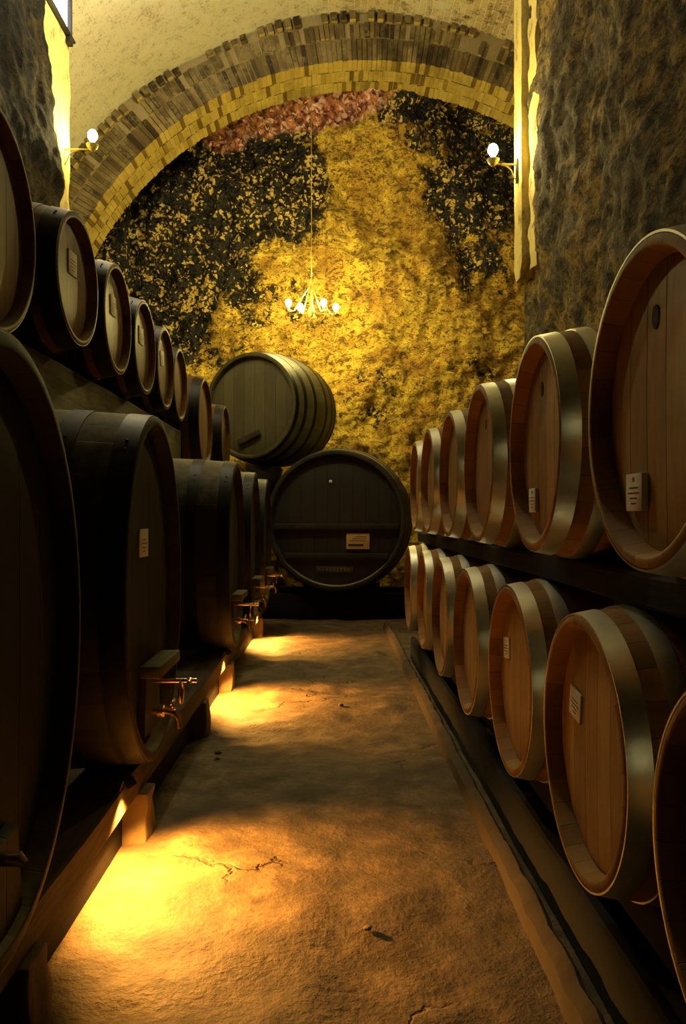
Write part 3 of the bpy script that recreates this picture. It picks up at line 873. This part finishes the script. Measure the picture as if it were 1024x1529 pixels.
# cradle
cr = empty('vat_cradle', (-.75, 9.2, 0), 0, 'low dark timber cradle under the vats at the aisle end', 'cradle')
inv = Matrix.Translation(-cr.location)
for y in (8.85, 9.62):
    bm = bmesh.new(); box(bm, -2.5, 1.0, y-.09, y+.09, -.01, .262, .01)
    b = from_bm('sleeper', bm, M['rack'], cr); b.matrix_local = inv
bm = bmesh.new(); box(bm, -.98, -.58, 9.10, 9.80, 1.29, 1.685)  # block added to prop the grey vat and fill the shaded gap
for v in bm.verts:
    if v.co.z < 1.4: v.co.x = -.79+(v.co.x+.78)*.36
bmesh.ops.bevel(bm, geom=bm.edges, offset=.01, segments=2, affect='EDGES')
tag(from_bm('shade_prop', bm, M['rack']), 'dark timber block added between the black vats to fill the shaded gap', 'block')
for xc in (.12, -1.66):
    for s in (-1, 1):
        for y in (8.85, 9.62):
            bm = bmesh.new()
            pts = []
            a0, a1 = .22, .55
            for k in range(7):
                a = a0+(a1-a0)*k/6
                pts.append((xc+s*.80*sin(a), 1.07-.80*cos(a)))
            lo = [(xc+s*.80*sin(a1), .262), (xc+s*.80*sin(a0), .262)]
            fr = [bm.verts.new((p[0], y-.08, p[1])) for p in pts+lo]; bk = [bm.verts.new((p[0], y+.08, p[1])) for p in pts+lo]
            bm.faces.new(fr); bm.faces.new(bk[::-1])
            for i in range(len(fr)): bm.faces.new((fr[i], fr[(i+1) % len(fr)], bk[(i+1) % len(fr)], bk[i]))
            b = from_bm('wedge', bm, M['rack'], cr, False); b.matrix_local = inv

# ------------------------------------------------------------------ lamps
def bulb_prof(s):
    return [(0, 0), (.35*s, .02*s), (.45*s, .35*s), (.85*s, .9*s), (1.0*s, 1.5*s), (.92*s, 2.0*s), (.6*s, 2.5*s), (.25*s, 2.72*s), (0, 2.78*s)]
def wall_lamp(x, y, z, s, arm, label, sz=.038, glow='bulb_big'):
    """plate on the wall at (x,y,z), arm towards s"""
    r = empty('wall_lamp', (x, y, z), 0, label, 'lamp', 'bracket lamps on the walls')
    bm = bmesh.new(); box(bm, -.012 if s > 0 else -.004, .004 if s > 0 else .012, -.025, .025, -.17, .05, .003); from_bm('wall_plate', bm, M['iron'], r)
    bm = bmesh.new(); tube(bm, [(0, 0, 0), (s*arm, 0, 0)], .009, 8)
    tube(bm, [(s*.01, 0, -.14), (s*.03, 0, -.10), (s*.05, 0, -.05), (s*.09, 0, -.02), (s*.15, 0, -.004)], .006, 8)
    from_bm('arm', bm, M['gilt'], r)
    bm = bmesh.new(); lathe(bm, [(0, -.02), (.02, -.015), (.045, .012), (.06, .045), (.055, .045), (.04, .018), (.018, .006), (.018, .06), (0, .06)], 20, Matrix.Translation((s*arm, 0, 0)))
    from_bm('cup', bm, M['cup'], r)
    bm = bmesh.new(); lathe(bm, bulb_prof(sz), 20, Matrix.Translation((s*arm, 0, .06)))
    tag(from_bm('bulb', bm, M[glow], r), 'glowing bulb')
wall_lamp(-2.43, 7.30, 4.45, 1, .262, 'glowing bracket lamp on the left pier beside the brick arch', .044)
wall_lamp(1.70, 7.30, 4.34, -1, .215, 'glowing bracket lamp on the plastered right pier', .047)
pl = empty('fill_pendant', (-1.2, 6.6, 6.0), 0, 'unseen pendant lamp added under the vault as fill for the right barrels', 'lamp')  # unseen lamp, added as fill for the right barrel heads
bm = bmesh.new(); tube(bm, [(0, 0, .16), (0, 0, CZ+sqrt(RO**2-(1.2+CX)**2)-6.0+.03)], .010, 8); from_bm('rod', bm, M['iron'], pl)
bm = bmesh.new(); lathe(bm, [(0, .17), (.03, .165), (.05, .14), (.055, .10), (.04, .09), (0, .09)], 18); from_bm('cup', bm, M['cup'], pl)
bm = bmesh.new(); lathe(bm, [(r, .10-z) for r, z in bulb_prof(.075)], 20); tag(from_bm('bulb', bm, M['bulb_fill'], pl), 'glowing bulb')

# chandelier
ch = empty('chandelier', (-.235, 9.62, 3.55), 0, 'small glowing chandelier with hanging bulbs in front of the rock wall', 'chandelier')
TOPZ = CZ+sqrt(RI**2-(.235+CX)**2)-3.55
bm = bmesh.new(); tube(bm, [(0, 0, .40), (0, 0, TOPZ+.02)], .004, 6); tag(from_bm('suspension_wire', bm, M['gilt'], ch), 'thin wire')
bm = bmesh.new(); lathe(bm, [(0, .43), (.02, .42), (.03, .38), (.012, .33), (.012, .10), (.03, .06), (.045, .02), (.02, -.03), (0, -.05)], 16); from_bm('stem', bm, M['gilt'], ch)
offs = [(-.275, .0, .105), (-.127, -.12, .02), (.145, .10, .135), (.295, -.03, .045)]
ang = []
for (dx, dy, dz) in offs + [(.02, .22, .07)]:
    bm = bmesh.new()
    tube(bm, [(0, 0, .36), (dx*.35, dy*.35, .22), (dx*.75, dy*.75, dz*.6-.03), (dx, dy, dz-.08)], .007, 8)
    arm = from_bm('arm', bm, M['gilt'], ch)
    bm = bmesh.new(); lathe(bm, [(0, -.09), (.03, -.08), (.04, -.06), (.014, -.055), (.014, -.02), (0, -.02)], 14, Matrix.Translation((dx, dy, dz))); from_bm('socket', bm, M['gilt'], arm)
    if dy < .2:
        bm = bmesh.new(); lathe(bm, bulb_prof(.036), 18, Matrix.Translation((dx, dy, dz-.03))); tag(from_bm('bulb', bm, M['bulb_small'], arm), 'glowing bulb')

# floor spotlights on the bench beam
def spot(y, label, P):
    r = empty('bench_spotlight', (-.628, y, .285), 0, label, 'spotlight', 'orange spotlights under the left casks')
    bm = bmesh.new(); lathe(bm, [(0, .022), (.012, .022), (.017, .014), (.018, -.012), (.015, -.012), (.014, -.006), (0, -.005)], 18)
    R = Matrix.Rotation(radians(-28), 4, 'Y')
    h = from_bm('housing', bm, M['iron'], r); h.matrix_local = R
    bm = bmesh.new(); lathe(bm, [(0, -.011), (.008, -.0105), (.013, -.008), (.013, -.006), (0, -.006)], 18)
    l = from_bm('lens', bm, M['lens'], h); tag(l, 'glowing orange lens')
    bm = bmesh.new(); tube(bm, [(0, 0, .01), (-.022, 0, .005), (-.036, 0, -.03)], .004, 8); from_bm('bracket', bm, M['iron'], r)
    ld = bpy.data.lights.new('spot_beam', 'SPOT'); ld.energy = P; ld.color = (1, .43, .065); ld.spot_size = radians(132); ld.spot_blend = .45; ld.shadow_soft_size = .012
    lo = bpy.data.objects.new('spot_beam', ld); COL.objects.link(lo); lo.parent = r
    lo.location = (.010, 0, -.020); lo.rotation_euler = (radians(-6), radians(-25), 0)
spot(2.52, 'nearest orange spotlight under the big left cask, lighting bench beam and floor', 120)
spot(4.92, 'middle orange spotlight under the left casks', 120)
spot(7.12, 'farthest orange spotlight under the left row near the black vat', 120)

# loose stones on the floor
def pebble(x, y, s, label):
    bm = bmesh.new(); bmesh.ops.create_icosphere(bm, subdivisions=3, radius=s)
    for v in bm.verts:
        v.co *= 1+.35*fbm(v.co.x/s, v.co.y/s, v.co.z/s+x*9, 3, .9); v.co.z *= .55
    o = from_bm('loose_stone', bm, M['block']); o.location = (x, y, s*.35)
    tag(o, label, 'stone', 'loose stones on the floor')
pebble(-.53, 3.78, .018, 'small pale stone on the floor by the left bench')
pebble(.06, 4.72, .016, 'small dark stone in the middle of the aisle')
pebble(.10, 2.17, .012, 'flat stone lying in the near part of the aisle')

# ------------------------------------------------------------------ world, camera, view
w = bpy.data.worlds.new('World'); SC.world = w; w.use_nodes = True
w.node_tree.nodes['Background'].inputs[0].default_value = (.02, .03, .045, 1)
w.node_tree.nodes['Background'].inputs[1].default_value = .3

cam = bpy.data.cameras.new('Camera'); co = bpy.data.objects.new('Camera', cam); COL.objects.link(co)
cam.sensor_fit = 'HORIZONTAL'; cam.sensor_width = 36; cam.lens = 1195/1024*36
cam.clip_start = .02
co.location = (0, 0, CAMZ)
co.rotation_euler = (pi/2+math.atan(5.5/1195), 0, -math.atan(18/1195))
SC.camera = co

SC.view_settings.view_transform = 'Standard'
try: SC.view_settings.look = 'None'
except Exception: pass
SC.view_settings.gamma = 1; SC.view_settings.exposure = 0.35
SC.view_settings.use_curve_mapping = False
